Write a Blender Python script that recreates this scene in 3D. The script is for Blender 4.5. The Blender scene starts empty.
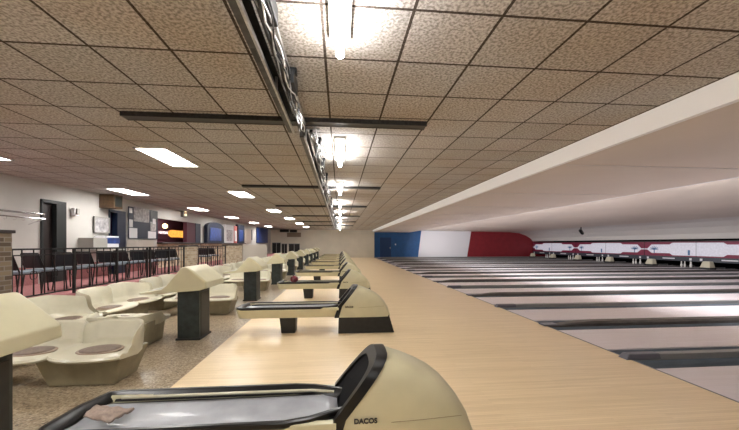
import bpy, bmesh, math, random
from mathutils import Vector, Matrix
random.seed(7)
scene = bpy.context.scene
col = scene.collection
PI = math.pi

# ------------------------------------------------------------------ camera, world, exposure
F = 325.0; H = 1.47; CEIL = 3.0
YAW = math.atan(29.5 / F)
cd = bpy.data.cameras.new('camera'); cam = bpy.data.objects.new('camera', cd); col.objects.link(cam)
cd.sensor_width = 36.0; cd.lens = 36.0 * F / 739.0
cd.shift_y = 29.0 / 739.0
cam.location = (0, 0, H); cam.rotation_euler = (PI / 2, 0, -YAW)
cd.clip_start = 0.05; cd.clip_end = 200
scene.camera = cam
w = bpy.data.worlds.new('world'); scene.world = w; w.use_nodes = True
w.node_tree.nodes['Background'].inputs[0].default_value = (1, .97, .93, 1)
w.node_tree.nodes['Background'].inputs[1].default_value = 0.6
scene.view_settings.view_transform = 'Standard'; scene.view_settings.look = 'None'
scene.view_settings.gamma = 1.0; scene.view_settings.exposure = 2.2
scene.cycles.max_bounces = 10; scene.cycles.diffuse_bounces = 6
scene.cycles.sample_clamp_indirect = 6
TUBE = 20.0      # ceiling strip lamps over the approach
TROF = 9.0      # panel lamps over the seating
LANE_W = 70.0   # lane lamps behind the ceiling step (W each)

# ------------------------------------------------------------------ helpers
def at(px, py, z):
    o = py - 244.0; hh = H - z
    d = F * hh / o; x = (px - 340.0) / o * hh * math.cos(YAW)
    return x, (d - x * math.sin(YAW)) / math.cos(YAW)
def yat(px, X):      # depth Y at which the vertical plane X=const shows at column px
    a = math.atan((px - 369.5) / F) + YAW
    return X / math.tan(a)
def xat(px, Y):
    return Y * math.tan(math.atan((px - 369.5) / F) + YAW)
def zat(X, Y, py):
    d = Y * math.cos(YAW) + X * math.sin(YAW)
    return H + (244.0 - py) * d / F

def mat(name, c, rough=.5, metal=0.0, noise=None, bump=None, coat=0.0, emit=None, estr=0.0, spec=.5):
    m = bpy.data.materials.new(name); m.use_nodes = True
    nt = m.node_tree; b = nt.nodes['Principled BSDF']
    b.inputs['Base Color'].default_value = (*c, 1); b.inputs['Roughness'].default_value = rough
    b.inputs['Metallic'].default_value = metal; b.inputs['Coat Weight'].default_value = coat
    b.inputs['Specular IOR Level'].default_value = spec
    if emit:
        b.inputs['Emission Color'].default_value = (*emit, 1); b.inputs['Emission Strength'].default_value = estr
    tc = nt.nodes.new('ShaderNodeTexCoord')
    if noise:
        sc, amt = noise
        n = nt.nodes.new('ShaderNodeTexNoise'); n.inputs['Scale'].default_value = sc; n.inputs['Detail'].default_value = 5
        nt.links.new(tc.outputs['Object'], n.inputs['Vector'])
        r = nt.nodes.new('ShaderNodeValToRGB')
        r.color_ramp.elements[0].position = .3; r.color_ramp.elements[1].position = .7
        r.color_ramp.elements[0].color = (*[v * (1 - amt) for v in c], 1)
        r.color_ramp.elements[1].color = (*[min(1, v * (1 + amt)) for v in c], 1)
        nt.links.new(n.outputs['Fac'], r.inputs['Fac']); nt.links.new(r.outputs['Color'], b.inputs['Base Color'])
    if bump:
        sc, st = bump
        n = nt.nodes.new('ShaderNodeTexNoise'); n.inputs['Scale'].default_value = sc; n.inputs['Detail'].default_value = 3
        nt.links.new(tc.outputs['Object'], n.inputs['Vector'])
        bp = nt.nodes.new('ShaderNodeBump'); bp.inputs['Strength'].default_value = st; bp.inputs['Distance'].default_value = .01
        nt.links.new(n.outputs['Fac'], bp.inputs['Height']); nt.links.new(bp.outputs['Normal'], b.inputs['Normal'])
    return m

def N(nt, t, **kw):
    n = nt.nodes.new(t)
    for k, v in kw.items():
        if k in n.inputs: n.inputs[k].default_value = v
        else: setattr(n, k, v)
    return n

M = {}
def setup_mats():
    M['cream'] = mat('cream fibreglass', (.56, .52, .345), .32, noise=(6, .05), coat=.3)
    M['seat'] = mat('ivory moulded plastic', (.53, .50, .375), .35, noise=(7, .06), coat=.2)
    M['pedestal'] = mat('tan pedestal', (.26, .225, .14), .5, noise=(9, .12))
    M['black'] = mat('black rubber', (.0045, .004, .004), .3, spec=.4)
    M['black_matte'] = mat('black laminate', (.010, .0105, .011), .5, noise=(14, .3))
    M['post'] = mat('dark post laminate', (.02, .027, .026), .4, noise=(12, .4))
    M['tray'] = mat('grey tray', (.30, .31, .335), .38, noise=(8, .12), coat=.1)
    M['pad'] = mat('brown seat pad', (.13, .085, .06), .5, noise=(60, .35))
    M['pad_rim'] = mat('pale pad rim', (.27, .19, .13), .4)
    M['chrome'] = mat('chrome', (.7, .7, .7), .2, 1.0)
    M['steel'] = mat('galvanised steel', (.52, .52, .52), .35, .8, noise=(20, .2))
    M['dark_metal'] = mat('dark metal', (.03, .03, .03), .45, .3, noise=(25, .4))
    M['flange'] = mat('grey flange', (.06, .06, .06), .4, .5, noise=(15, .4))
    M['slot'] = mat('ceiling slot', (.03, .027, .025), .5)
    M['wall'] = mat('painted wall', (.53, .515, .49), .7, noise=(2, .05), bump=(40, .1))
    M['far_wall'] = mat('cream wall', (.72, .66, .55), .7, noise=(1.2, .06))
    M['lane_ceil'] = mat('lane ceiling board', (.68, .60, .515), .5, noise=(.6, .05))
    M['fascia'] = mat('white fascia', (.93, .93, .93), .45)
    M['valance'] = mat('valance board', (.70, .66, .62), .5)
    M['blue_wall'] = mat('blue paint', (.010, .085, .25), .5, noise=(3, .1))
    M['blue_door'] = mat('dark blue door', (.006, .04, .13), .45)
    M['white_wall'] = mat('white paint', (.76, .75, .78), .55)
    M['red_wall'] = mat('red paint', (.24, .014, .022), .5, noise=(3, .1))
    M['red_carpet'] = mat('red carpet', (.36, .15, .15), .9, noise=(90, .4), bump=(200, .5))
    M['pit'] = mat('pit black', (.006, .006, .007), .8, spec=.1)
    M['gutter'] = mat('gutter plastic', (.095, .115, .14), .5, noise=(3, .12), spec=.25)
    M['divider'] = mat('divider cap', (.10, .09, .085), .5, noise=(5, .15), spec=.25)
    M['divider_pale'] = mat('pale divider cap', (.26, .26, .26), .45, spec=.3)
    M['tip'] = mat('divider tip', (.12, .12, .15), .35)
    M['fabric'] = mat('black vinyl', (.007, .007, .009), .5)
    M['seat_blue'] = mat('grey blue vinyl', (.20, .25, .30), .45)
    M['rail'] = mat('wrought iron', (.008, .007, .007), .4, .3)
    M['wood_box'] = mat('brown wood veneer', (.10, .058, .028), .5, noise=(14, .3))
    M['grille'] = mat('dark grille', (.015, .018, .015), .6)
    M['paper'] = mat('white paper', (.72, .72, .74), .7)
    M['greypaper'] = mat('grey print', (.40, .39, .40), .6, noise=(9, .5))
    M['navy'] = mat('navy panel', (.005, .011, .034), .5)
    M['bluegloss'] = mat('blue plastic', (.015, .045, .20), .3, noise=(6, .5))
    M['redgloss'] = mat('red plastic', (.55, .06, .05), .35)
    M['grey'] = mat('grey plastic', (.33, .32, .29), .5)
    M['doordark'] = mat('dark brown door', (.02, .011, .010), .45, noise=(6, .3))
    M['frame_dark'] = mat('dark door frame', (.012, .015, .015), .5)
    M['purple'] = mat('purple wall', (.20, .06, .18), .7)
    M['maroon'] = mat('maroon wall', (.09, .02, .035), .7)
    M['orange'] = mat('lit orange sign', (.9, .4, .06), .5, emit=(1, .42, .07), estr=.38)
    M['warm'] = mat('warm bulb', (1, .7, .4), .5, emit=(1, .6, .25), estr=2.5)
    M['cool'] = mat('white menu light', (1, 1, 1), .5, emit=(1, .97, .92), estr=.8)
    M['exit'] = mat('lit sign face', (.8, .8, .5), .5, emit=(.9, .85, .5), estr=.3)
    M['tube'] = mat('lamp tube', (1, 1, 1), .5, emit=(1.0, .985, .97), estr=TUBE)
    M['diffuser'] = mat('lamp diffuser', (1, 1, 1), .5, emit=(1.0, .97, .93), estr=TROF)
    M['fixture'] = mat('lamp housing', (.75, .74, .72), .5)
    M['ball'] = mat('dark red ball', (.16, .015, .025), .15, noise=(12, .6), coat=.6)
    M['cloth'] = mat('brown towel', (.30, .23, .19), .9, noise=(30, .25), bump=(60, .4))
    M['pin'] = mat('white pin', (.8, .78, .74), .3)
    M['curtain'] = mat('pale board', (.52, .47, .41), .6)
    M['cover'] = mat('pale pit cover', (.60, .56, .42), .4)
    M['ink'] = mat('dark print', (.012, .011, .012), .5)
    M['pmagenta'] = mat('mask maroon', (.20, .012, .045), .45)
    M['pgrey'] = mat('mask kickboard', (.035, .04, .055), .35)
    M['ppic'] = mat('mask picture', (.44, .43, .48), .45, noise=(9, .12), emit=(.62, .60, .68), estr=.10)  # printed picture with a faint emission of its own
    M['pblue'] = mat('mask blue ink', (.05, .13, .28), .5)

    # acoustic tile ceiling
    m = bpy.data.materials.new('acoustic ceiling tiles'); m.use_nodes = True; nt = m.node_tree; b = nt.nodes['Principled BSDF']
    tc = N(nt, 'ShaderNodeTexCoord')
    mp = N(nt, 'ShaderNodeMapping'); mp.inputs['Location'].default_value = (.12, -2.09 + .605 * 4, 0)
    nt.links.new(tc.outputs['Object'], mp.inputs['Vector'])
    br = N(nt, 'ShaderNodeTexBrick', offset=0.0, squash=1.0)
    for k, v in (('Scale', 1.0), ('Mortar Size', .011), ('Mortar Smooth', .0), ('Bias', 0.0), ('Brick Width', .605), ('Row Height', .605)):
        br.inputs[k].default_value = v
    br.inputs['Color1'].default_value = (.56, .545, .535, 1); br.inputs['Color2'].default_value = (.495, .485, .475, 1)
    br.inputs['Mortar'].default_value = (.075, .06, .05, 1)
    nt.links.new(mp.outputs['Vector'], br.inputs['Vector'])
    n = N(nt, 'ShaderNodeTexNoise', Scale=45.0, Detail=4.0); nt.links.new(tc.outputs['Object'], n.inputs['Vector'])
    r = N(nt, 'ShaderNodeValToRGB'); r.color_ramp.elements[0].position = .38; r.color_ramp.elements[1].position = .6
    r.color_ramp.elements[0].color = (.52, .50, .48, 1); r.color_ramp.elements[1].color = (1.08, 1.08, 1.08, 1)
    nt.links.new(n.outputs['Fac'], r.inputs['Fac'])
    n2 = N(nt, 'ShaderNodeTexNoise', Scale=.7, Detail=3.0); nt.links.new(tc.outputs['Object'], n2.inputs['Vector'])
    r2 = N(nt, 'ShaderNodeValToRGB'); r2.color_ramp.elements[0].position = .3; r2.color_ramp.elements[1].position = .62
    r2.color_ramp.elements[0].color = (.93, .84, .74, 1); r2.color_ramp.elements[1].color = (1, 1, 1, 1)
    nt.links.new(n2.outputs['Fac'], r2.inputs['Fac'])
    mx = N(nt, 'ShaderNodeMix', data_type='RGBA', blend_type='MULTIPLY'); mx.inputs[0].default_value = 1
    nt.links.new(br.outputs['Color'], mx.inputs[6]); nt.links.new(r.outputs['Color'], mx.inputs[7])
    mx2 = N(nt, 'ShaderNodeMix', data_type='RGBA', blend_type='MULTIPLY'); mx2.inputs[0].default_value = 1
    nt.links.new(mx.outputs[2], mx2.inputs[6]); nt.links.new(r2.outputs['Color'], mx2.inputs[7])
    nt.links.new(mx2.outputs[2], b.inputs['Base Color']); b.inputs['Roughness'].default_value = .85
    b.inputs['Specular IOR Level'].default_value = .2
    bp = N(nt, 'ShaderNodeBump', Strength=.5, Distance=.01); nt.links.new(n.outputs['Fac'], bp.inputs['Height'])
    nt.links.new(bp.outputs['Normal'], b.inputs['Normal'])
    M['tiles'] = m

    # planks: maple approach
    def planks(name, c1, c2, mortar, rough, w_, l_, coat, stain=0.1):
        m = bpy.data.materials.new(name); m.use_nodes = True; nt = m.node_tree; b = nt.nodes['Principled BSDF']
        tc = N(nt, 'ShaderNodeTexCoord')
        br = N(nt, 'ShaderNodeTexBrick', offset=.37, squash=1.0)
        for k, v in (('Scale', 1.0), ('Mortar Size', .0008), ('Bias', 0.0), ('Brick Width', l_), ('Row Height', w_)):
            br.inputs[k].default_value = v
        br.inputs['Color1'].default_value = (*c1, 1); br.inputs['Color2'].default_value = (*c2, 1); br.inputs['Mortar'].default_value = (*mortar, 1)
        nt.links.new(tc.outputs['Object'], br.inputs['Vector'])
        mp = N(nt, 'ShaderNodeMapping'); mp.inputs['Scale'].default_value = (1.2, 28, 1)
        nt.links.new(tc.outputs['Object'], mp.inputs['Vector'])
        n = N(nt, 'ShaderNodeTexNoise', Scale=1.0, Detail=4.0); nt.links.new(mp.outputs['Vector'], n.inputs['Vector'])
        r = N(nt, 'ShaderNodeValToRGB'); r.color_ramp.elements[0].position = .3; r.color_ramp.elements[1].position = .7
        r.color_ramp.elements[0].color = (1 - stain, 1 - stain * 1.2, 1 - stain * 1.6, 1); r.color_ramp.elements[1].color = (1, 1, 1, 1)
        nt.links.new(n.outputs['Fac'], r.inputs['Fac'])
        mx = N(nt, 'ShaderNodeMix', data_type='RGBA', blend_type='MULTIPLY'); mx.inputs[0].default_value = 1
        nt.links.new(br.outputs['Color'], mx.inputs[6]); nt.links.new(r.outputs['Color'], mx.inputs[7])
        nt.links.new(mx.outputs[2], b.inputs['Base Color'])
        b.inputs['Roughness'].default_value = rough; b.inputs['Coat Weight'].default_value = coat; b.inputs['Coat Roughness'].default_value = .2; b.inputs['Specular IOR Level'].default_value = .5 if coat else .3
        return m
    M['maple'] = planks('maple planks', (.90, .72, .475), (.82, .645, .405), (.60, .44, .27), .38, .028, 1.4, .12, .12)
    M['lane'] = planks('pale lane boards', (.80, .745, .785), (.75, .69, .73), (.54, .48, .5), .42, .027, 3.0, .0, .06)

    # terrazzo
    m = bpy.data.materials.new('speckled terrazzo'); m.use_nodes = True; nt = m.node_tree; b = nt.nodes['Principled BSDF']
    tc = N(nt, 'ShaderNodeTexCoord')
    v = N(nt, 'ShaderNodeTexVoronoi', Scale=60.0); nt.links.new(tc.outputs['Object'], v.inputs['Vector'])
    sp = N(nt, 'ShaderNodeSeparateColor'); nt.links.new(v.outputs['Color'], sp.inputs['Color'])
    r = N(nt, 'ShaderNodeValToRGB'); e = r.color_ramp.elements
    e[0].position = 0; e[0].color = (.10, .065, .04, 1); e[1].position = 1; e[1].color = (.50, .42, .30, 1)
    for p_, c_ in ((.2, (.24, .175, .105)), (.5, (.32, .25, .16)), (.8, (.40, .32, .22))):
        x = e.new(p_); x.color = (*c_, 1)
    nt.links.new(sp.outputs['Red'], r.inputs['Fac']); nt.links.new(r.outputs['Color'], b.inputs['Base Color'])
    b.inputs['Roughness'].default_value = .28
    M['terrazzo'] = m

    # brick
    m = bpy.data.materials.new('brown and buff brick'); m.use_nodes = True; nt = m.node_tree; b = nt.nodes['Principled BSDF']
    tc = N(nt, 'ShaderNodeTexCoord'); sx = N(nt, 'ShaderNodeSeparateXYZ'); nt.links.new(tc.outputs['Object'], sx.inputs[0])
    ad = N(nt, 'ShaderNodeMath', operation='ADD'); nt.links.new(sx.outputs['X'], ad.inputs[0]); nt.links.new(sx.outputs['Y'], ad.inputs[1])
    cb = N(nt, 'ShaderNodeCombineXYZ'); nt.links.new(ad.outputs[0], cb.inputs['X']); nt.links.new(sx.outputs['Z'], cb.inputs['Y'])
    br = N(nt, 'ShaderNodeTexBrick')
    for k, v_ in (('Scale', 1.0), ('Mortar Size', .008), ('Bias', 0.0), ('Brick Width', .22), ('Row Height', .075)):
        br.inputs[k].default_value = v_
    br.inputs['Color1'].default_value = (.20, .145, .09, 1); br.inputs['Color2'].default_value = (.07, .045, .028, 1); br.inputs['Mortar'].default_value = (.20, .17, .14, 1)
    nt.links.new(cb.outputs[0], br.inputs['Vector']); nt.links.new(br.outputs['Color'], b.inputs['Base Color'])
    b.inputs['Roughness'].default_value = .8
    M['brick'] = m
    m2 = m.copy(); m2.name = 'buff brick'; b2 = [n for n in m2.node_tree.nodes if n.type == 'TEX_BRICK'][0]
    b2.inputs['Color1'].default_value = (.58, .48, .34, 1); b2.inputs['Color2'].default_value = (.34, .24, .15, 1); b2.inputs['Mortar'].default_value = (.5, .45, .37, 1)
    M['buff'] = m2
setup_mats()

def link(o, parent=None):
    col.objects.link(o)
    if parent: o.parent = parent
    return o
def obj(name, bm, m, parent=None, smooth=False, bevel=0.0, loc=None):
    bmesh.ops.recalc_face_normals(bm, faces=bm.faces[:])
    me = bpy.data.meshes.new(name); bm.to_mesh(me); bm.free()
    me.materials.append(M[m])
    if smooth:
        for p in me.polygons: p.use_smooth = True
    o = bpy.data.objects.new(name, me); link(o, parent)
    if loc: o.location = loc
    if bevel:
        md = o.modifiers.new('bevel', 'BEVEL'); md.width = bevel; md.segments = 2; md.limit_method = 'ANGLE'
    return o
def tag(o, label=None, cat=None, group=None, kind=None):
    if label: o['label'] = label
    if cat: o['category'] = cat
    if group: o['group'] = group
    if kind: o['kind'] = kind
    return o
def thing(name, loc, rz=0, **kw):
    o = bpy.data.objects.new(name, None); o.location = loc; o.rotation_euler = (0, 0, rz); o.empty_display_size = .1
    link(o); return tag(o, **kw)
def box(bm, x0, x1, y0, y1, z0, z1):
    vs = [bm.verts.new((x, y, z)) for x in (x0, x1) for y in (y0, y1) for z in (z0, z1)]
    for f in ((0, 1, 3, 2), (4, 6, 7, 5), (0, 4, 5, 1), (2, 3, 7, 6), (0, 2, 6, 4), (1, 5, 7, 3)):
        bm.faces.new([vs[i] for i in f])
    return bm
def B(x0, x1, y0, y1, z0, z1): return box(bmesh.new(), x0, x1, y0, y1, z0, z1)
def prism_y(bm, pts, y0, y1):   # profile in x,z extruded along y
    a = [bm.verts.new((x, y0, z)) for x, z in pts]; b = [bm.verts.new((x, y1, z)) for x, z in pts]
    n = len(pts); bm.faces.new(a); bm.faces.new(b[::-1])
    for i in range(n): bm.faces.new([a[i], b[i], b[(i + 1) % n], a[(i + 1) % n]])
    return bm
def prism_x(bm, pts, x0, x1):   # profile in y,z
    a = [bm.verts.new((x0, y, z)) for y, z in pts]; b = [bm.verts.new((x1, y, z)) for y, z in pts]
    n = len(pts); bm.faces.new(a); bm.faces.new(b[::-1])
    for i in range(n): bm.faces.new([a[i], b[i], b[(i + 1) % n], a[(i + 1) % n]])
    return bm
def frustum(bm, x0, x1, y0, y1, z0, X0, X1, Y0, Y1, z1):
    a = [bm.verts.new(p) for p in ((x0, y0, z0), (x1, y0, z0), (x1, y1, z0), (x0, y1, z0))]
    b = [bm.verts.new(p) for p in ((X0, Y0, z1), (X1, Y0, z1), (X1, Y1, z1), (X0, Y1, z1))]
    bm.faces.new(a[::-1]); bm.faces.new(b)
    for i in range(4): bm.faces.new([a[i], a[(i + 1) % 4], b[(i + 1) % 4], b[i]])
    return bm
def tube(bm, pts, r, n=8, closed=False):
    pts = [Vector(p) for p in pts]; rings = []; L = len(pts)
    for i, p in enumerate(pts):
        if closed: t = (pts[(i + 1) % L] - pts[i - 1])
        else: t = pts[min(i + 1, L - 1)] - pts[max(i - 1, 0)]
        t.normalize()
        up = Vector((0, 0, 1)) if abs(t.z) < .9 else Vector((0, 1, 0))
        u = t.cross(up).normalized(); v = t.cross(u).normalized()
        rings.append([bm.verts.new(p + r * (math.cos(2 * PI * k / n) * u + math.sin(2 * PI * k / n) * v)) for k in range(n)])
    for i in range(L if closed else L - 1):
        a, b = rings[i], rings[(i + 1) % L]
        for k in range(n): bm.faces.new([a[k], a[(k + 1) % n], b[(k + 1) % n], b[k]])
    if not closed: bm.faces.new(rings[0][::-1]); bm.faces.new(rings[-1])
    return bm
def lathe(bm, prof, n=16, c=(0, 0, 0), sy=1.0):
    rings = [[bm.verts.new((c[0] + r * math.cos(2 * PI * k / n), c[1] + sy * r * math.sin(2 * PI * k / n), c[2] + z)) for k in range(n)] for r, z in prof]
    for a, b in zip(rings, rings[1:]):
        for k in range(n): bm.faces.new([a[k], a[(k + 1) % n], b[(k + 1) % n], b[k]])
    bm.faces.new(rings[0][::-1]); bm.faces.new(rings[-1])
    return bm
def grid_surface(bm, rows, closeu=False, caps=False):
    V = [[bm.verts.new(p) for p in r] for r in rows]
    for a, b in zip(V, V[1:]):
        n = len(a)
        for k in range(n if closeu else n - 1): bm.faces.new([a[k], a[(k + 1) % n], b[(k + 1) % n], b[k]])
    if caps: bm.faces.new(V[0][::-1]); bm.faces.new(V[-1])
    return bm
def copy_tree(o, parent=None):
    c = o.copy(); col.objects.link(c)
    if parent: c.parent = parent
    for ch in list(o.children): copy_tree(ch, c)
    return c
def text_mesh(name, s, size, m, parent, loc, rot, ext=.002, sx=1.0):
    cu = bpy.data.curves.new(name, 'FONT'); cu.body = s; cu.size = size; cu.extrude = ext; cu.align_x = 'CENTER'; cu.offset = size * .04
    t = bpy.data.objects.new(name, cu); col.objects.link(t)
    bpy.context.view_layer.update()
    me = bpy.data.meshes.new_from_object(t.evaluated_get(bpy.context.evaluated_depsgraph_get()))
    bpy.data.objects.remove(t)
    me.materials.clear(); me.materials.append(M[m])
    o = bpy.data.objects.new(name, me); link(o, parent); o.location = loc; o.rotation_euler = rot; o.scale = (sx, 1, 1)
    return o
ORD = ['first', 'second', 'third', 'fourth', 'fifth', 'sixth', 'seventh', 'eighth', 'ninth', 'tenth', 'eleventh', 'twelfth', 'thirteenth', 'fourteenth', 'fifteenth', 'sixteenth', 'seventeenth', 'eighteenth', 'nineteenth', 'twentieth', 'twenty-first', 'twenty-second', 'twenty-third', 'twenty-fourth', 'twenty-fifth']
S = lambda o: tag(o, kind='structure')

# ------------------------------------------------------------------ layout numbers
PAIR = 3.43; Y0 = 2.15; NP = 10
XF = 3.69            # foul line
XL = -1.73           # left edge of the maple approach
XW = -7.3            # left wall
YF = 35.2            # far wall
YB = -5.0            # wall behind the camera
XP = 21.9            # masking units
XR = -5.2            # railing / platform edge
PZ = 0.5             # raised concourse

# ------------------------------------------------------------------ structure
S(obj('floor', B(XL, XF, YB, YF, -.1, 0), 'maple'))
S(obj('floor', B(XR, XL, YB, YF, -.1, -.001), 'terrazzo'))
S(obj('floor', B(XW, XR, YB, YF, -.1, PZ), 'red_carpet'))
S(obj('trim_2', B(XF - .012, XF + .006, YB, YF, -.02, .003), 'tip'))
S(obj('trim_3', B(XR - .02, XR + .02, YB, YF, -.02, PZ + .004), 'red_carpet'))
S(obj('ceiling', B(XW, 3.55, YB, YF, CEIL, CEIL + .1), 'tiles'))
# lane ceiling: section, step with lamps behind it, long section, curved valance
S(obj('trim_4', B(3.53, 3.60, YB, YF, 2.76, CEIL + .1), 'fascia'))
S(obj('trim_5', prism_y(bmesh.new(), [(3.60, 2.76), (7.5, 2.74), (7.5, 2.80), (3.60, 2.82)], YB, YF), 'lane_ceil'))
S(obj('trim_6', prism_y(bmesh.new(), [(7.5, 2.74), (7.58, 2.74), (7.58, 3.05), (7.5, 3.05)], YB, YF), 'fascia'))
S(obj('ceiling', prism_y(bmesh.new(), [(7.5, 3.0), (9.0, 2.96), (19.2, 2.80), (19.2, 2.9), (7.5, 3.1)], YB, YF), 'lane_ceil'))
pr = [(19.2, 2.80), (20.2, 2.70), (21.0, 2.45), (21.6, 2.1), (21.86, 1.78)]
S(obj('trim_7', prism_y(bmesh.new(), pr + [(x + .05, z + .06) for x, z in pr[::-1]], YB, YF), 'valance', smooth=False))
# seams between the lane ceiling boards
bm = bmesh.new()
for k in range(14):
    y = YB + 1.2 + 2.9 * k
    box(bm, 3.62, 7.4, y, y + .012, 2.735, 2.745)
S(obj('trim_8', bm, 'valance'))

# far wall, right part with slanted colour fields
def far_poly(name, pts, m, y=YF):
    bm = bmesh.new(); prism_y(bm, pts, y, y + .12); return S(obj(name, bm, m))
xb0, xb1 = xat(418, YF), xat(421.5, YF); xr0, xr1 = xat(467, YF), xat(471.5, YF)
far_poly('wall_far', [(XW, 0), (3.69, 0), (3.69, 3.1), (XW, 3.1)], 'far_wall')
far_poly('wall_far', [(3.69, -.4), (xb0, -.4), (xb0, 0), (xb1, 3.1), (3.69, 3.1)], 'blue_wall')
far_poly('wall_far', [(xb0, -.4), (xr0, -.4), (xr0, 0), (xr1, 3.1), (xb1, 3.1), (xb0, 0)], 'white_wall')
far_poly('wall_far', [(xr0, -.4), (24.5, -.4), (24.5, 3.1), (xr1, 3.1), (xr0, 0)], 'red_wall')
S(obj('trim_9', B(3.64, 3.70, YF - .25, YF, 0, CEIL), 'far_wall'))
d = S(obj('door_1', B(xat(380, YF), xat(391, YF), YF - .05, YF, .0, zat(4.8, YF, 237.5)), 'blue_door', bevel=.01))
obj('door_handle', B(xat(389.5, YF), xat(390, YF) + .05, YF - .1, YF - .05, 1.0, 1.1), 'chrome', d)
o_ = obj('light_switch', B(xat(395, YF), xat(396, YF), YF - .03, YF, 1.35, 1.5), 'paper'); tag(o_, 'small pale switch plate on the blue wall beside the blue door', 'switch')
S(obj('wall_back', B(XW, 24.5, YB - .12, YB, -.4, 3.1), 'wall'))
S(obj('wall_right', B(24.4, 24.5, YB, YF, -.4, 3.0), 'pit'))
# ceiling above the pin decks
S(obj('ceiling', B(XP + .1, 24.5, YB, YF, 1.9, 2.0), 'pit'))

# left wall with openings (door, doorway, snack bar hatch)
def wy(px): return yat(px, XW)
def wz(px, py): return zat(XW, wy(px), py)
dA, dB = wy(40), wy(65)          # dark door
eA, eB = wy(108.5), wy(125)      # blue doorway
hA, hB = wy(157), wy(200)        # hatch
dT, eT = 2.56, 2.55
hZ0, hZ1 = 1.52, 2.52
def lw(y0, y1, z0, z1, m='wall'): S(obj('wall_left', B(XW - .15, XW, y0, y1, z0, z1), m))
lw(YB, dA, 0, 3.1); lw(dA, dB, dT, 3.1); lw(dB, eA, 0, 3.1); lw(eA, eB, eT, 3.1); lw(eB, hA, 0, 3.1)
lw(hA, hB, hZ1, 3.1); lw(hA, hB, 0, hZ0 - .04, 'buff'); lw(hB, YF, 0, 3.1)
for a, b in ((YB, dA - .08), (dB + .05, eA - .05), (eB + .04, hA)):
    S(obj('baseboard_left', B(XW, XW + .025, a, b, PZ, .93), 'red_carpet'))
# back rooms
S(obj('wall_backroom', B(XW - 1.6, XW - 1.5, dA - .5, eA - .3, 0, 3), 'doordark'))
S(obj('wall_backroom', B(XW - 2.6, XW - 2.5, eA - .3, hA - .4, 0, 3), 'purple'))
S(obj('wall_backroom', B(XW - 1.7, XW - 1.6, hA - .4, hB + 3.5, 0, 3), 'maroon'))
for y in (dA - .5, eA - .35, hA - .45, hB + 3.5):
    S(obj('wall_backroom', B(XW - 2.6, XW - .15, y, y + .06, 0, 3), 'purple'))
S(obj('ceiling', B(XW - 2.6, XW - .15, dA - .6, hB + 3.6, 2.9, 3.0), 'wall'))
S(obj('floor', B(XW - 2.6, XW - .15, dA - .6, hB + 3.6, .4, PZ), 'doordark'))
# dark door, half open in its frame
d = S(obj('door_2', B(XW - .12, XW - .07, dA + .06, dA + (dB - dA) * .58, PZ, dT - .06), 'doordark', bevel=.005))
obj('door_handle', B(XW - .07, XW - .02, dA + .75, dA + .85, 1.5, 1.54), 'chrome', d)
bm = bmesh.new(); box(bm, XW - .14, XW + .04, dA, dA + .05, PZ, dT); box(bm, XW - .14, XW + .04, dA, dB, dT - .06, dT + .02)
box(bm, XW - .14, XW + .04, dA + (dB - dA) * .58, dB, PZ, dT - .06)
S(obj('trim_10', bm, 'frame_dark', bevel=.005))
bm = bmesh.new(); box(bm, XW - .14, XW + .03, eA, eA + .05, PZ, eT); box(bm, XW - .14, XW + .03, eA, eB, eT - .06, eT + .02)
box(bm, XW - .14, XW + .03, eB - .42, eB, PZ, eT - .06)
S(obj('trim_11', bm, 'navy', bevel=.005))
S(obj('trim_12', B(XW - .2, XW + .22, hA - .02, yat(243, XW), hZ0 - .04, hZ0 + .02), 'doordark', bevel=.008))
S(obj('trim_13', B(XW - .01, XW + .03, hB + .05, yat(243, XW), PZ, hZ0 - .04), 'buff'))

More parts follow.
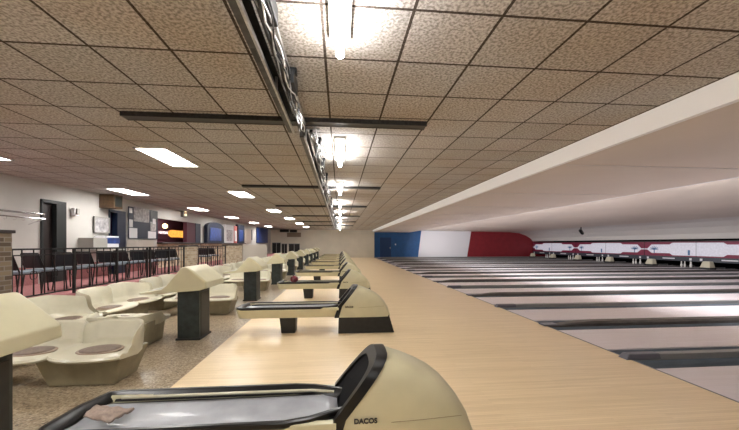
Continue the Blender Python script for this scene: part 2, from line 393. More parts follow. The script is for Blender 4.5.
# ------------------------------------------------------------------ lanes, gutters, dividers
# divider centres: pair dividers (with return cap) at Y0+PAIR*k, plain ones halfway
gut_r = .12; half = PAIR / 2
LW = half - .30 - .2
XE = XP + 1.2
def gutter_bm(yc):
    bm = bmesh.new(); rows = []
    for x in (XF, XE):
        rows.append([(x, yc + gut_r * math.cos(PI + PI * i / 8), -.015 + .085 * math.sin(PI + PI * i / 8)) for i in range(9)])
    grid_surface(bm, rows)
    for x in ():
        pass
    return bm
def lane_label(k): return k
nlane = 0
kk = -2
ys = []
y = Y0 - PAIR
while y < YF - .3:
    ys.append((y, 'A')); 
    if y + half < YF - .2: ys.append((y + half, 'B'))
    y += PAIR
DW = .10  # divider half width
for i, (y, t) in enumerate(ys):
    where = ORD[i] + ' from the camera end'
    # gutter each side
    DW, gut_r = (.10, .12) if t == 'A' else (.05, .145)
    for s in (-1, 1):
        yc = y + s * (DW + gut_r + .006)
        if yc + gut_r > YF: continue
        g = obj('gutter', gutter_bm(yc), 'gutter', smooth=True)
        md = g.modifiers.new('solid', 'SOLIDIFY'); md.thickness = .008; md.offset = 0
        tag(g, 'dark gutter on the %s side of the %s lane divider' % ('near' if s < 0 else 'far', where), 'gutter', 'gutters')
    top = thing('lane_divider', (XF, y, 0), label='%s lane divider, %s' % ('broad dark capped' if t == 'A' else 'low pale topped', where), cat='divider', group='lane dividers')
    L = XE - XF
    if t == 'A':
        bm = bmesh.new(); rows = []
        for x, hgt in ((.0, .018), (.28, .02), (.40, .04), (.65, .07), (.95, .08), (L, .08)):
            rows.append([(x, -DW, -.09), (x, -DW, hgt * .45), (x, -DW * .72, hgt * .9), (x, 0, hgt), (x, DW * .72, hgt * .9), (x, DW, hgt * .45), (x, DW, -.09)])
        grid_surface(bm, rows, closeu=True, caps=True)
        obj('cap', bm, 'divider', top, smooth=False)
        bm = B(-.06, .22, -DW * .9, DW * .9, .0, .028)
        obj('end_plate', bm, 'tip', top, bevel=.01)
    else:
        obj('cap', B(.0, L, -DW, DW, -.09, .06), 'divider_pale', top, bevel=.008)
        bm = frustum(bmesh.new(), -.08, .4, -.07, .07, .0, -.03, .4, -.05, .05, .066)
        obj('end_plate', bm, 'tip', top, bevel=.01)
    if i + 1 < len(ys):
        ly0 = y + .352; ly1 = ys[i + 1][0] - .352
        ln = obj('bowling_lane', B(XF + .006, XE, ly0, ly1, -.06, 0), 'lane', bevel=.003)
        tag(ln, 'pale pinkish glossy bowling lane, %s' % where, 'bowling lane', 'bowling lanes')
S(obj('floor', B(XF, 24.5, YB, YF, -.4, -.12), 'pit'))
# lane ends: pins on the deck and covers
def pin_bm():
    return lathe(bmesh.new(), [(.028, 0), (.045, .04), (.06, .115), (.05, .18), (.026, .25), (.03, .30), (.032, .335), (.02, .37), (.005, .38)], 10)
YC = [Y0 + half - .62 + PAIR * k for k in range(4, 10)]
for i, y in enumerate(YC):
    t = thing('pit_cover', (XP - .75, y, 0), label='cream cover on a divider at the pin deck, %s from the right' % ORD[i], cat='cover', group='cream covers at the pin decks')
    z0 = .022 if 0 else .1
    obj('cover_shell', frustum(bmesh.new(), -.15, .2, -.27, .27, z0 + .004, -.05, .17, -.19, .19, z0 + .36), 'cover', t, bevel=.02)
    obj('cover_base', B(-.18, .23, -.29, .29, .001, .105), 'black_matte', t)

pin0 = obj('bowling_pin', pin_bm(), 'pin', smooth=True); first = True
for i in range(len(YC) - 1):
    ym = (YC[i] + YC[i + 1]) / 2
    if ym > YF - .6: continue
    for q, (dx, dy) in enumerate(((0, -.36), (.1, -.24), (.1, .10), (0, .22))):
        p = pin0 if first else pin0.copy()
        if not first: col.objects.link(p)
        first = False
        p.location = (XP - .15 + dx, ym + dy, 0)
        tag(p, 'white pin, %s of four between the %s and %s cream covers from the right' % (('rightmost', 'inner right', 'inner left', 'leftmost')[q], ORD[i], ORD[i + 1]), 'bowling pin', 'pins at the lane ends')

# masking units
MZ0, MZ1 = .66, 1.62
seams = [11.3 + 3.43 * k for k in range(7)] + [YF]
prev = 7.9
for i, s in enumerate(seams):
    a, b = prev, min(s, YF - .01); prev = s
    L = b - a
    t = thing('masking_unit', (XP, (a + b) / 2, 0), label='white and maroon picture panel above the pin decks, %s counting from the right' % ORD[i], cat='masking panel', group='masking panels')
    hL = L / 2
    obj('panel', B(.0, .06, -hL, hL, MZ0, MZ1), 'pmagenta', t)
    obj('kickboard', B(-.03, .06, -hL, hL, .38, MZ0), 'pgrey', t)
    # white picture shape: full height at one end, narrowing to a chevron point at the other
    chev = 1 if i % 2 == 1 else -1      # which end carries the red cross shape
    zc = (MZ0 + MZ1) / 2; hh = (MZ1 - MZ0) / 2
    def P(u, v): return (-chev * hL + chev * u * L, zc + v * hh)
    pts = [P(0.0, -.86), P(.42, -.86), P(.47, -.60), P(.84, -.60), P(.93, -.12), P(1.0, -.12), P(1.0, .02), P(.93, .02), P(.84, .62), P(.47, .62), P(.42, .86), P(0, .86)]
    obj('picture', prism_x(bmesh.new(), pts, -.012, .0), 'ppic', t)
    bm = bmesh.new()
    cy = -chev * hL + chev * .78 * L
    for a_ in range(7):
        an = PI * (a_ / 6.0); 
        tube(bm, [(-.02, cy, zc - .05), (-.02, cy + .30 * math.cos(an), zc - .02 + .2 * math.sin(an))], .022, 4)
    tube(bm, [(-.02, cy, zc - .3), (-.02, cy, zc)], .03, 4)
    cy2 = -chev * hL + chev * .12 * L
    if i % 2: box(bm, -.022, -.012, cy2 - .06, cy2 + .06, MZ0 + .1, MZ0 + .42)
    obj('motif', bm, 'pblue', t)
    obj('seam', B(-.02, 0, hL - .015, hL, MZ0, MZ1), 'ink', t)
    bm = bmesh.new(); box(bm, -.036, -.03, -.45, .35, .49, .56)
    for s2 in (-1, 1): box(bm, -.036, -.03, s2 * (hL - .3) - .07, s2 * (hL - .3) + .07, .44, .58)
    obj('kickboard_print', bm, 'paper', t)
S(obj('trim_14', B(XP - .08, XP + .1, YB, YF, MZ1, MZ1 + .06), 'ink'))
S(obj('wall_pit', B(XP + .1, XP + .14, YB, 7.9, .4, 1.9), 'pgrey'))
# spotlight hanging from the lane ceiling
ys_ = yat(581, 19.0)
t = thing('ceiling_camera', (19.0, ys_, 2.8), label='small black device hanging under the lane ceiling above the masking panels', cat='camera')
obj('bracket', B(-.03, .03, -.03, .03, -.25, .02), 'black_matte', t)
bm = lathe(bmesh.new(), [(.1, 0), (.12, .1), (.12, .35), (.08, .45)], 12); bmesh.ops.rotate(bm, verts=bm.verts, cent=(0, 0, 0), matrix=Matrix.Rotation(2.5, 3, 'Y'))
bmesh.ops.translate(bm, verts=bm.verts, vec=(-.1, 0, -.2))
obj('housing', bm, 'black', t)
# lane lamps mounted on the far side of the ceiling step
for k in range(10):
    y = 0.5 + 3.43 * k
    t = thing('lane_lamp', (7.60, y, 2.87), label='lane lamp behind the ceiling step, %s from the camera end' % ORD[k], cat='ceiling light', group='lane lamps')
    obj('housing', B(-.02, .03, -.75, .75, -.07, .07), 'fixture', t)
    ld = bpy.data.lights.new('lane_lamp_light', 'AREA'); ld.shape = 'RECTANGLE'; ld.size = 1.4; ld.size_y = .1; ld.energy = LANE_W * .45; ld.color = (.98, .98, 1)
    lo = bpy.data.objects.new('lane_lamp_light', ld); link(lo, t); lo.location = (.06, 0, 0); lo.rotation_euler = (PI / 2 - math.radians(20), 0, -PI / 2)

# ------------------------------------------------------------------ ceiling fittings
tube_y = [-2.0, 1.2] + [1.25 + 3.38 * k for k in range(1, 10)]
for i, y in enumerate(tube_y):
    t = thing('strip_light', (0.0, y, CEIL), label='bare fluorescent strip light over the approach, %s one down the hall' % ORD[i], cat='ceiling light', group='strip lights over the approach')
    obj('housing', B(-.075, .075, 0, 1.22, -.04, 0), 'fixture', t, bevel=.008)
    bm = bmesh.new(); tube(bm, [(0, .02, -.115), (0, 1.24, -.115)], .032, 10)
    obj('lamp_tube', bm, 'tube', t, smooth=True)
trof = []
for (X, ylist) in ((-3.0, (-3.4, 1.2, 6.05, 10.3, 15.2, 19.8, 24.6, 29.3)), (-6.15, (-3.0, 1.5, 5.85, 10.1, 14.8, 19.2, 24.0, 28.8))):
    for y in ylist: trof.append((X, y))
for i, (X, y) in enumerate(trof):
    row = 'nearer the approach' if X > -4 else 'along the left wall'
    t = thing('ceiling_panel_light', (X, y, CEIL), label='rectangular ceiling light panel in the row %s, %s down the hall' % (row, ORD[i % 8]), cat='ceiling light', group='ceiling light panels')
    bm = bmesh.new()
    for a in ((-.25, .25, -.62, -.59), (-.25, .25, .59, .62), (-.25, -.225, -.62, .62), (.225, .25, -.62, .62)): box(bm, *a, -.02, 0)
    obj('frame', bm, 'fixture', t)
    obj('diffuser', B(-.225, .225, -.59, .59, -.012, -.002), 'diffuser', t)
# dark transverse slots
for i, y in enumerate((4.05, 8.7, 13.1, 17.6, 22.1, 26.6)):
    t = thing('ceiling_slot', (-.72, y, CEIL), label='long dark slot bar across the ceiling, %s from the camera' % ORD[i], cat='ceiling bar', group='dark ceiling bars')
    obj('channel', B(-1.8, 1.8, -.06, .06, -.05, 0), 'slot', t)
    obj('lip', B(-1.8, 1.8, .06, .075, -.055, 0), 'dark_metal', t); obj('lip', B(-1.8, 1.8, -.075, -.06, -.055, 0), 'dark_metal', t)

def track(y0, y1, x, label, seed):
    rnd = random.Random(seed); L = y1 - y0
    t = thing('curtain_track', (x, y0, CEIL), label=label, cat='ceiling track', group='ceiling tracks')
    bm = bmesh.new(); box(bm, -.075, -.065, 0, L, -.17, -.03); box(bm, -.065, .0, 0, L, -.04, -.03)
    obj('side_channel', bm, 'dark_metal', t)
    y = .3
    while y < L - .3:
        obj('slot', B(-.068, -.036, y, y + .17, -.187, -.184), 'black', t); y += .75
    obj('lower_flange', B(-.075, -.022, 0, L, -.185, -.17), 'flange', t)

    obj('edge_strip', B(-.022, -.004, 0, L, -.20, -.165), 'steel', t)
    y = 0.2
    while y < L:
        bm = bmesh.new(); box(bm, -.03, -.01, y, y + .03, -.17, 0); box(bm, -.03, .16, y, y + .03, -.012, 0); obj('hanger', bm, 'steel', t); y += 1.25
    obj('inner_rail', B(.045, .085, 0, L, -.12, -.085), 'black', t)
    obj('inner_rail', B(.11, .125, 0, L, -.09, -.05), 'steel', t)
    for c in range(7):
        bm = bmesh.new(); pts = []
        ph = rnd.random() * 6
        n = max(6, int(L / .09))
        for k in range(n + 1):
            yy = L * k / n
            pts.append((.06 + .02 * math.sin(yy * (4 + c) + ph) + .012 * c, yy, -.13 - .01 * c + .018 * math.sin(yy * (6 + 1.7 * c) + ph * 2)))
        tube(bm, pts, .006, 5); obj('cable', bm, ('steel', 'black', 'dark_metal', 'dark_metal', 'steel', 'fixture', 'black')[c], t)
    y = .5
    while y < L - .4:
        bm = bmesh.new(); box(bm, .10, .155, y, y + .26, -.16, -.04); box(bm, .03, .17, y + .05, y + .12, -.05, 0)
        obj('junction_box', bm, 'black_matte', t, bevel=.006); y += .95 + rnd.random() * .5
    return t
track(-1.0, 4.0, -.545, 'long metal track with tangled cables under the ceiling, nearest stretch', 1)
track(4.15, 8.6, -.43, 'metal track with cables behind the first dark ceiling bar', 2)
track(8.8, 17.5, -.43, 'metal track with cables farther down the hall, behind the second dark bar', 3)
track(17.75, 30.0, -.43, 'farthest stretch of metal cable track, toward the end wall', 4)
# cable loop
bm = bmesh.new()
pts = [(-.26 + .018 * k, 4.95 + .18 * k * .3, CEIL - .015 - .14 * math.sin(PI * k / 8)) for k in range(9)]
tube(bm, pts, .007, 6); tag(obj('power_cord', bm, 'black'), 'black cord looping from the metal track to a strip light', 'cord')

# ------------------------------------------------------------------ ball return machines
def section(Xb, Xt, zt, wd, zb=.27, n=22, sc=1.0, p=3.8):
    pts = []
    zc = zb
    for i in range(n + 1):
        a = PI * i / n
        c, s = math.cos(a), math.sin(a)
        yy = wd * sc * math.copysign(abs(c) ** (2 / p), c)
        hgt = (abs(s) ** (2 / p))
        # flat side walls up to a shoulder, then rounded
        z = zb + (zt - zb) * sc * hgt + (0 if sc == 1 else (zt - zb) * (1 - sc) * .35)
        f = (z - zb) / max(.001, (zt - zb))
        f = max(0.0, (z - .38) / max(.02, zt - .38)) if Xt > Xb else f
        pts.append((Xb + (Xt - Xb) * f, yy, z))
    return pts
def make_return():
    t = thing('ball_return', (0, Y0, 0))
    # plinth
    bm = frustum(bmesh.new(), -.03, .90, -.235, .235, 0, -.02, .81, -.235, .235, .30)
    pl = obj('plinth', bm, 'black_matte', t, bevel=.01)
    # hood
    ST = [(-.05, .265, .765, .255), (.03, .33, .755, .26), (.15, .43, .72, .265), (.30, .53, .675, .268), (.46, .615, .625, .268), (.60, .69, .565, .264), (.71, .755, .49, .255), (.785, .805, .405, .24), (.825, .83, .32, .225), (.83, .83, .285, .21)]
    rows = [section(*s) for s in ST]
    bm = bmesh.new(); grid_surface(bm, rows, closeu=True)
    bm.faces.new(list(bm.verts)[-len(rows[-1]):])
    obj('hood', bm, 'cream', t, smooth=True).modifiers.new('es', 'EDGE_SPLIT')
    # seam line of the hood shell
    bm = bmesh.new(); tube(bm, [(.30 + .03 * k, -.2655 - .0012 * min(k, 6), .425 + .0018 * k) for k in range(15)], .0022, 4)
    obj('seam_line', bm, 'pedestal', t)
    # black ring round the mouth
    Xb, Xt, zt, wd = ST[0]
    o1 = section(Xb + .03, Xt + .03, zt, wd, sc=1.03); o2 = section(Xb - .04, Xt - .04, zt, wd, sc=1.03)
    i2 = section(Xb - .04, Xt - .04, zt, wd, sc=.85); i1 = section(Xb + .01, Xt + .01, zt, wd, sc=.85)
    bm = bmesh.new(); rows = [o1, o2, i2, i1, o1]
    V = [[bm.verts.new(p) for p in r] for r in rows[:4]]; V.append(V[0]); n = len(o1)
    for a, b in zip(V, V[1:]):
        for k in range(n): bm.faces.new([a[k], a[(k + 1) % n], b[(k + 1) % n], b[k]])
    rg = obj('mouth_ring', bm, 'black', t, smooth=True); rg.modifiers.new('es', 'EDGE_SPLIT')
    bm = bmesh.new(); vs = [bm.verts.new((x - .02, y, z)) for x, y, z in section(Xb, Xt, zt, wd, sc=.93)]
    bm.faces.new(vs); obj('mouth_shade', bm, 'pit', t)  # black sheet standing in for the shade inside the hood mouth
    text_mesh('lettering', 'DACOS', .04, 'ink', t, (.148, -.2715, .43), (PI / 2, 0, 0), .002, 1.0)
    # tray body: plan outline with cut corners at the outer end
    def outline(o):
        return [(-1.665 - o, -.20), (-1.65 - o, .06), (-1.59 - o * .8, .255 + o), (-1.2, .265 + o), (-.02, .265 + o), (-.02, -.265 - o), (-1.2, -.265 - o), (-1.62 - o, -.262 - o)]
    def outline_s(o, n=1): return outline(o)
    bm = bmesh.new()
    a = [bm.verts.new((x, y, .27)) for x, y in outline(-.05)]; b = [bm.verts.new((x, y, .40)) for x, y in outline(0)]
    b2 = [bm.verts.new((x, y, .435)) for x, y in outline(0)]; c = [bm.verts.new((x, y, .435)) for x, y in outline(-.045)]
    d_ = [bm.verts.new((x, y, .385)) for x, y in outline(-.05)]
    n = len(a); bm.faces.new(a[::-1]); bm.faces.new(d_)
    for r1, r2 in ((a, b), (b, b2), (b2, c), (c, d_)):
        for k in range(n): bm.faces.new([r1[k], r1[(k + 1) % n], r2[(k + 1) % n], r2[k]])
    body = obj('tray_body', bm, 'cream', t, bevel=.008)
    # black rubber rim (rises as it enters the mouth)
    def rim(o):
        pts = []
        for (x, y) in outline(o)[::-1]: pts.append((x, y, .445))
        return pts
    side = lambda s: [(.02, s * .13, .452), (-.08, s * .175, .452), (-.18, s * .22, .448), (-.32, s * .25, .445), (-1.2, s * .25, .445)]
    pts = side(1) + [(-1.52, .25, .445), (-1.575, .235, .445), (-1.63, .06, .445), (-1.645, -.18, .445), (-1.62, -.24, .445), (-1.56, -.25, .445)] + side(-1)[::-1]
    bm = bmesh.new()
    P_ = [Vector(p) for p in pts]; rings = []
    for i, p in enumerate(P_):
        tt = (P_[min(i + 1, len(P_) - 1)] - P_[max(i - 1, 0)]); tt.z = 0; tt.normalize(); u = Vector((-tt.y, tt.x, 0))
        rings.append([bm.verts.new(p + u * a + Vector((0, 0, b))) for a, b in ((-.022, -.02), (-.02, .004), (-.01, .010), (.01, .010), (.02, .004), (.050, -.045), (-.0, -.05))])
    for a, b in zip(rings, rings[1:]):
        for k in range(7): bm.faces.new([a[k], a[(k + 1) % 7], b[(k + 1) % 7], b[k]])
    bm.faces.new(rings[0]); bm.faces.new(rings[-1][::-1])
    obj('tray_rim', bm, 'black', t, smooth=True).modifiers.new('es', 'EDGE_SPLIT')
    # grey ball bed, two shallow channels
    bm = bmesh.new(); rows = []
    for x in (-1.58, -1.50, -.6, -.1, .0):
        w_ = .18 if x == -1.58 else .215
        rows.append([(x, -.03 + w_ * .82 * (-1 + 2 * k / 16), .412 - .022 * math.sin(PI * k / 16) + (.05 * max(0, (x + .2)) if x > -.2 else 0)) for k in range(17)])
    grid_surface(bm, rows)
    bd = obj('ball_bed', bm, 'tray', t, smooth=True); md = bd.modifiers.new('s', 'SOLIDIFY'); md.thickness = .01
    bm = bmesh.new(); tube(bm, [(-1.46, .178, .436), (-.5, .178, .436), (-.2, .17, .438), (-.04, .13, .440)], .011, 8)
    obj('guide_rail', bm, 'seat', t, smooth=True)
    bm = bmesh.new(); vs = [bm.verts.new((x, y, .389)) for x, y in outline(-.046)]; bm.faces.new(vs)
    ln = obj('tray_liner', bm, 'black', t); ln.modifiers.new('s', 'SOLIDIFY').thickness = .003
    obj('leg', frustum(bmesh.new(), -.96, -.74, -.13, .13, 0, -.99, -.73, -.15, .15, .272), 'black_matte', t, bevel=.006)
    return t
ret = make_return()
names = ['nearest, in the foreground'] + ['%s from the camera' % ORD[k] for k in range(1, 9)] + ['farthest, by the end wall']
for k in range(NP):
    o = ret if k == 0 else copy_tree(ret)
    o.location = (0, Y0 + PAIR * k, 0)
    tag(o, 'cream hooded ball return with black-rimmed tray, ' + names[k], 'ball return', 'ball returns')
o = thing('bowling_ball', (-1.24, Y0 + 2 * PAIR - .03, .392 + .108 + .012), label='dark red bowling ball resting on the third ball return tray', cat='bowling ball')
bm = bmesh.new(); bmesh.ops.create_uvsphere(bm, u_segments=24, v_segments=16, radius=.108); obj('shell', bm, 'ball', o, smooth=True)
bm = bmesh.new()
for a in ((.02, .03), (-.02, .03), (0, -.03)): tube(bm, [(a[0], a[1] , .09), (a[0], a[1], .1065)], .011, 8)
obj('finger_hole', bm, 'black', o)
# towel on the nearest tray
bm = bmesh.new(); rows = []
for i in range(9):
    rows.append([(-1.50 + .17 * j / 10 + .05 * i / 8, Y0 - .10 + .14 * i / 8 - .04 * j / 10, .446 + .045 * (1 - j / 10) * math.sin(PI * min(1, (i + .7) / 8)) + .006 * math.sin(i * 2.1 + j)) for j in range(11)])
grid_surface(bm, rows)
o = obj('towel', bm, 'cloth', smooth=True); md = o.modifiers.new('s', 'SOLIDIFY'); md.thickness = .014
tag(o, 'small folded brown towel at the outer end of the nearest tray', 'towel')

# ------------------------------------------------------------------ scoring consoles
def make_console():
    t = thing('scoring_console', (-2.28, 0, 0))
    yn, yf = -.37, .37
    # post: dark box with a recessed right side panel
    po = obj('post', B(-.19, .13, -.2, .2, 0, .79), 'post', t, bevel=.004)
    obj('post_panel', B(.13, .136, -.15, .17, .03, .72), 'black_matte', po)
    obj('post_base', B(-.21, .15, -.22, .22, 0, .03), 'black_matte', t, bevel=.004)
    prof = [(-.66, .725), (-.66, .755), (-.36, .795), (-.28, .85), (-.06, 1.125), (.02, 1.135), (.12, 1.06), (.30, .90), (.31, .81), (.20, .775)]
    # far end of the cap is broader than the near end
    bm = bmesh.new()
    def pts(y, sx, top): return [(x * sx, y, z if z < 1 else z * top) for x, z in prof]
    rows = [pts(yn, .94, .99), pts(yn + .03, 1, 1), pts(yf - .03, 1, 1.0), pts(yf, .97, .99)]
    V = [[bm.verts.new(p) for p in r] for r in rows]; n = len(prof)
    for a, b in zip(V, V[1:]):
        for k in range(n): bm.faces.new([a[k], b[k], b[(k + 1) % n], a[(k + 1) % n]])
    bm.faces.new(V[0]); bm.faces.new(V[-1][::-1])
    obj('console_cap', bm, 'cream', t, bevel=.01)
    obj('desk_glass', prism_y(bmesh.new(), [(-.57, .766), (-.40, .792), (-.40, .797), (-.57, .771)], -.28, .28), 'grey', t)
    return t
con = make_console()
for k in range(NP):
    o = con if k == 0 else copy_tree(con)
    o.location = (-2.28, (2.15 if k == 0 else 1.97) + PAIR * k, 0)
    tag(o, 'cream peaked scoring console on a dark post, ' + (['nearest, at the left edge'] + names[1:])[k], 'scoring console', 'scoring consoles')

# ------------------------------------------------------------------ moulded seats
def make_bench(L, wrap, nseat=2, zs=.82, low=False, tall=1.0):
    """bench along local x centred on 0, front towards -y, back at +y"""
    t = thing('moulded_seat', (0, 0, 0))
    prof = [(-.02, .375), (-.035, .40), (-.02, .425), (.05, .435), (.18, .418), (.33, .415), (.44, .43), (.50, .48), (.535, .58), (.565, .69), (.59, .715), (.62, .70), (.63, .60), (.615, .45), (.60, .33)]
    if low: prof = [(y, z if y < .46 else .43 + (z - .43) * .42 if z > .43 else z) for y, z in prof]
    prof = [(y, z * zs * (1 if z < .44 else 1 + (tall - 1) * (z - .44) / .27)) for y, z in prof]
    nx = 48; rows = []
    for i in range(nx + 1):
        u = i / nx; x = -L / 2 + L * u
        su = (u * nseat) % 1.0 if u < 1 else 1.0
        if u == 1: su = 1.0
        b = math.sin(PI * su)                          # 1 in the middle of a seat
        ridge = (1 - b) ** 3 if abs(2 * u - 1) < .6 else 0.0
        e = max(0, (abs(2 * u - 1) - .62) / .38)          # toward the ends
        if wrap == 'right': e = max(0, ((2 * u - 1) - .70) / .30)
        row = []
        for (y, z) in prof:
            isback = y > .43
            fy = -.09 * b ** .6 if y < .1 else 0
            if isback:
                yy = y - .34 * e ** 2.4 - .12 * ridge * min(1, (y - .43) / .1)
                zz = z - (.06 * e ** 2 if z > .5 else 0) - (.02 * ridge if z > .5 else 0)
            else:
                f = max(0, y) / .44
                yy = y + fy - f * .30 * e ** 2.4
                zz = z + .018 * ridge - .012 * b * (1 if .1 < y < .4 else 0)
            row.append((x, yy, zz))
        rows.append(row)
    bm = bmesh.new(); grid_surface(bm, rows, closeu=True, caps=True)
    obj('shell', bm, 'seat', t, smooth=True).modifiers.new('es', 'EDGE_SPLIT')
    for s in range(nseat):
        cx = -L / 2 + L * (s + .5) / nseat
        bm = lathe(bmesh.new(), [(.10, -.01), (.205, -.004), (.215, .008), (.205, .014), (.19, .016)], 28, (cx, .20, .415 * zs), .82)
        pd = obj('seat_pad', bm, 'pad_rim', t, smooth=True)
        bm = lathe(bmesh.new(), [(.188, .012), (.188, .018), (.12, .020), (.02, .019)], 28, (cx, .20, .415 * zs), .82)
        obj('pad_insert', bm, 'pad', pd, smooth=True)
    w2 = L / 2 - .22
    if low: fr = (-L / 2 + .05, L / 2 - .05, .10, .66, 0, -L / 2 + .02, L / 2 - .02, .06, .60, .40 * zs + .02)
    elif wrap == 'right': fr = (-w2 + .33, w2 + .08, .12, .50, 0, -w2 + .24, w2 + .17, .06, .57, .38 * zs)
    else: fr = (-w2 + .04, w2 - .04, .12, .50, 0, -w2, w2, .06, .57, .38 * zs)
    obj('pedestal', frustum(bmesh.new(), *fr), 'pedestal', t, bevel=.015)
    return t
benchF = make_bench(1.34, 'right')
benchR = make_bench(1.62, 'both', 2, .88, False, 1.12)
benchB = make_bench(.92, 'both', 2, .82, True)
firstB = True
firstF = firstR = True
def putF(loc, rz, label, grp):
    global firstF
    o = benchF if firstF else copy_tree(benchF); firstF = False
    o.location = loc; o.rotation_euler = (0, 0, rz); tag(o, label, 'bench seat', grp)
def putB(loc, rz, label, grp):
    global firstB
    o = benchB if firstB else copy_tree(benchB); firstB = False
    o.location = loc; o.rotation_euler = (0, 0, rz); tag(o, label, 'bench seat', grp)
def putR(loc, rz, label, grp):
    global firstR
    o = benchR if firstR else copy_tree(benchR); firstR = False
    o.location = loc; o.rotation_euler = (0, 0, rz); tag(o, label, 'bench seat', grp)
for k in range(-1, NP):
    y = 3.50 + PAIR * k
    if y > 0 and y + .7 < YF:
        putF((-2.87, y, 0), 0, 'ivory two-place moulded seat facing the camera behind the %s scoring console' % ORD[k], 'moulded seats facing the camera')
    y2 = 5.46 + PAIR * k
    if y2 > 0 and y2 < YF - 1:
        putB((-3.17, y2, 0), PI, 'ivory low moulded seat turned away, between the %s and %s consoles' % (ORD[k], ORD[k + 1] if k + 1 < NP else 'last') if k >= 0 else 'ivory low moulded seat turned away, beside the nearest console', 'moulded seats facing away')
n = 0
y = 3.0
while y < YF - 1:
    putR((-3.78, y, 0), PI / 2, 'ivory two-place moulded seat against the raised platform, %s in its row' % ORD[n], 'moulded seats along the platform')
    y += PAIR / 2; n += 1

# ------------------------------------------------------------------ railing, pillars, chairs on the raised floor
def railing(y0, y1, label):
    t = thing('railing', (XR - .06, y0, PZ), label=label, cat='railing', group='black iron railings')
    L = y1 - y0
    bm = bmesh.new(); box(bm, -.025, .025, 0, L, .865, .895); obj('top_rail', bm, 'rail', t)
    bm = bmesh.new(); box(bm, -.015, .015, 0, L, .77, .79); obj('middle_rail', bm, 'rail', t)
    bm = bmesh.new(); box(bm, -.015, .015, 0, L, .07, .09); obj('bottom_rail', bm, 'rail', t)
    n = max(2, round(L / 1.2))
    for k in range(n + 1):
        yy = min(L - .04, L * k / n); obj('post', B(-.02, .02, yy, yy + .04, 0, .87), 'rail', t)
    m = int(L / .2)
    for k in range(1, m):
        yy = L * k / m
        obj('baluster', B(-.007, .007, yy - .007, yy + .007, .08, .87), 'rail', t)
        if k % 2 == 0:
            bm = bmesh.new()
            for s in (-1, 1):
                tube(bm, [(0, yy + s * .03 + s * .035 * math.cos(a), .43 + .10 * s * 0 + .035 * math.sin(a) * 2) for a in [2 * PI * j / 10 for j in range(10)]], .006, 5, True)
            obj('scroll', bm, 'rail', t)
def pillar(y0, y1, z1, label, x0=XR - .24, x1=XR - .0, bk='buff'):
    t = thing('brick_pillar', ((x0 + x1) / 2, y0, 0), label=label, cat='pillar', group='brick pillars')
    hx = (x1 - x0) / 2
    obj('brickwork', B(-hx, hx, 0, y1 - y0, PZ, z1), bk, t); obj('cap', B(-hx - .03, hx + .03, -.03, y1 - y0 + .03, z1, z1 + .05), 'doordark', t, bevel=.006)
ry = lambda px: yat(px, XR)
pillar(ry(12) - .55, ry(12), 1.64, 'brown brick pillar with dark cap at the left edge of the photo', bk='brick')
railing(ry(12) + .02, ry(150), 'black iron railing from the left brick pillar, nearest run')
railing(ry(152), ry(186), 'black iron railing in front of the snack bar, middle run')
pillar(ry(187), ry(197), 1.38, 'buff brick pillar between the two farther railing runs')
railing(ry(198), ry(227), 'black iron railing beyond the second brick pillar, farthest run')
pillar(ry(228), ry(242), 1.40, 'wide buff brick pillar at the far end of the railing')
S(obj('trim_15', B(XR - .2, XR, ry(243), ry(267), 0, 1.42), 'curtain'))

def make_chair():
    t = thing('chair', (0, 0, 0))
    obj('seat', B(-.22, .22, -.22, .22, .43, .48), 'seat_blue', t, bevel=.02)
    bm = bmesh.new(); prism_x(bm, [(.20, .50), (.24, .50), (.33, .80), (.29, .80)], -.17, .17)
    obj('backrest', bm, 'fabric', t, bevel=.015)
    for sx in (-1, 1):
        bm = bmesh.new(); tube(bm, [(sx * .2, -.2, .44), (sx * .2, -.24, 0)], .013, 6); obj('leg', bm, 'rail', t)
        bm = bmesh.new(); tube(bm, [(sx * .17, .31, .78), (sx * .2, .21, .46), (sx * .2, .28, 0)], .013, 6); obj('leg', bm, 'rail', t)
    bm = bmesh.new(); tube(bm, [(-.2, -.21, .42), (.2, -.21, .42), (.2, .2, .42), (-.2, .2, .42)], .012, 6, True); obj('seat_frame', bm, 'rail', t)
    return t
ch = make_chair(); fst = True
cp = [(18, .45), (46, .25), (73, .5), (93, .35), (112, .5), (128, .3), (142, .5), (154, .35), (165, .5), (175, .4), (205, .5), (213, .35)]
for i, (px, r) in enumerate(cp):
    X = -5.85 - .06 * (i % 2)
    o = ch if fst else copy_tree(ch); fst = False
    o.location = (X, yat(px, X), PZ); o.rotation_euler = (0, 0, PI + (r - .4) * .8 )
    tag(o, 'black chair with grey seat behind the iron railing, %s from the left edge' % ORD[i], 'chair', 'chairs behind the railing')

# ------------------------------------------------------------------ things on the left wall
def wall_panel(name, px0, px1, py0, py1, m, label, cat, depth=.03, off=0.0, frame=None, group=None):
    y0, y1 = wy(px0), wy(px1); ym = (y0 + y1) / 2
    z1, z0 = zat(XW, ym, py0), zat(XW, ym, py1)
    t = thing(name, (XW + off + .028, ym, z0), label=label, cat=cat, group=group)
    obj('panel', B(0, depth, y0 - ym, y1 - ym, 0, z1 - z0), m, t, bevel=.004)
    if frame:
        f = .03; bm = bmesh.new(); a, b = y0 - ym, y1 - ym; h = z1 - z0
        for q in ((a, b, 0, f), (a, b, h - f, h), (a, a + f, 0, h), (b - f, b, 0, h)): box(bm, 0, depth + .015, *q)
        obj('frame', bm, frame, t)
    return t
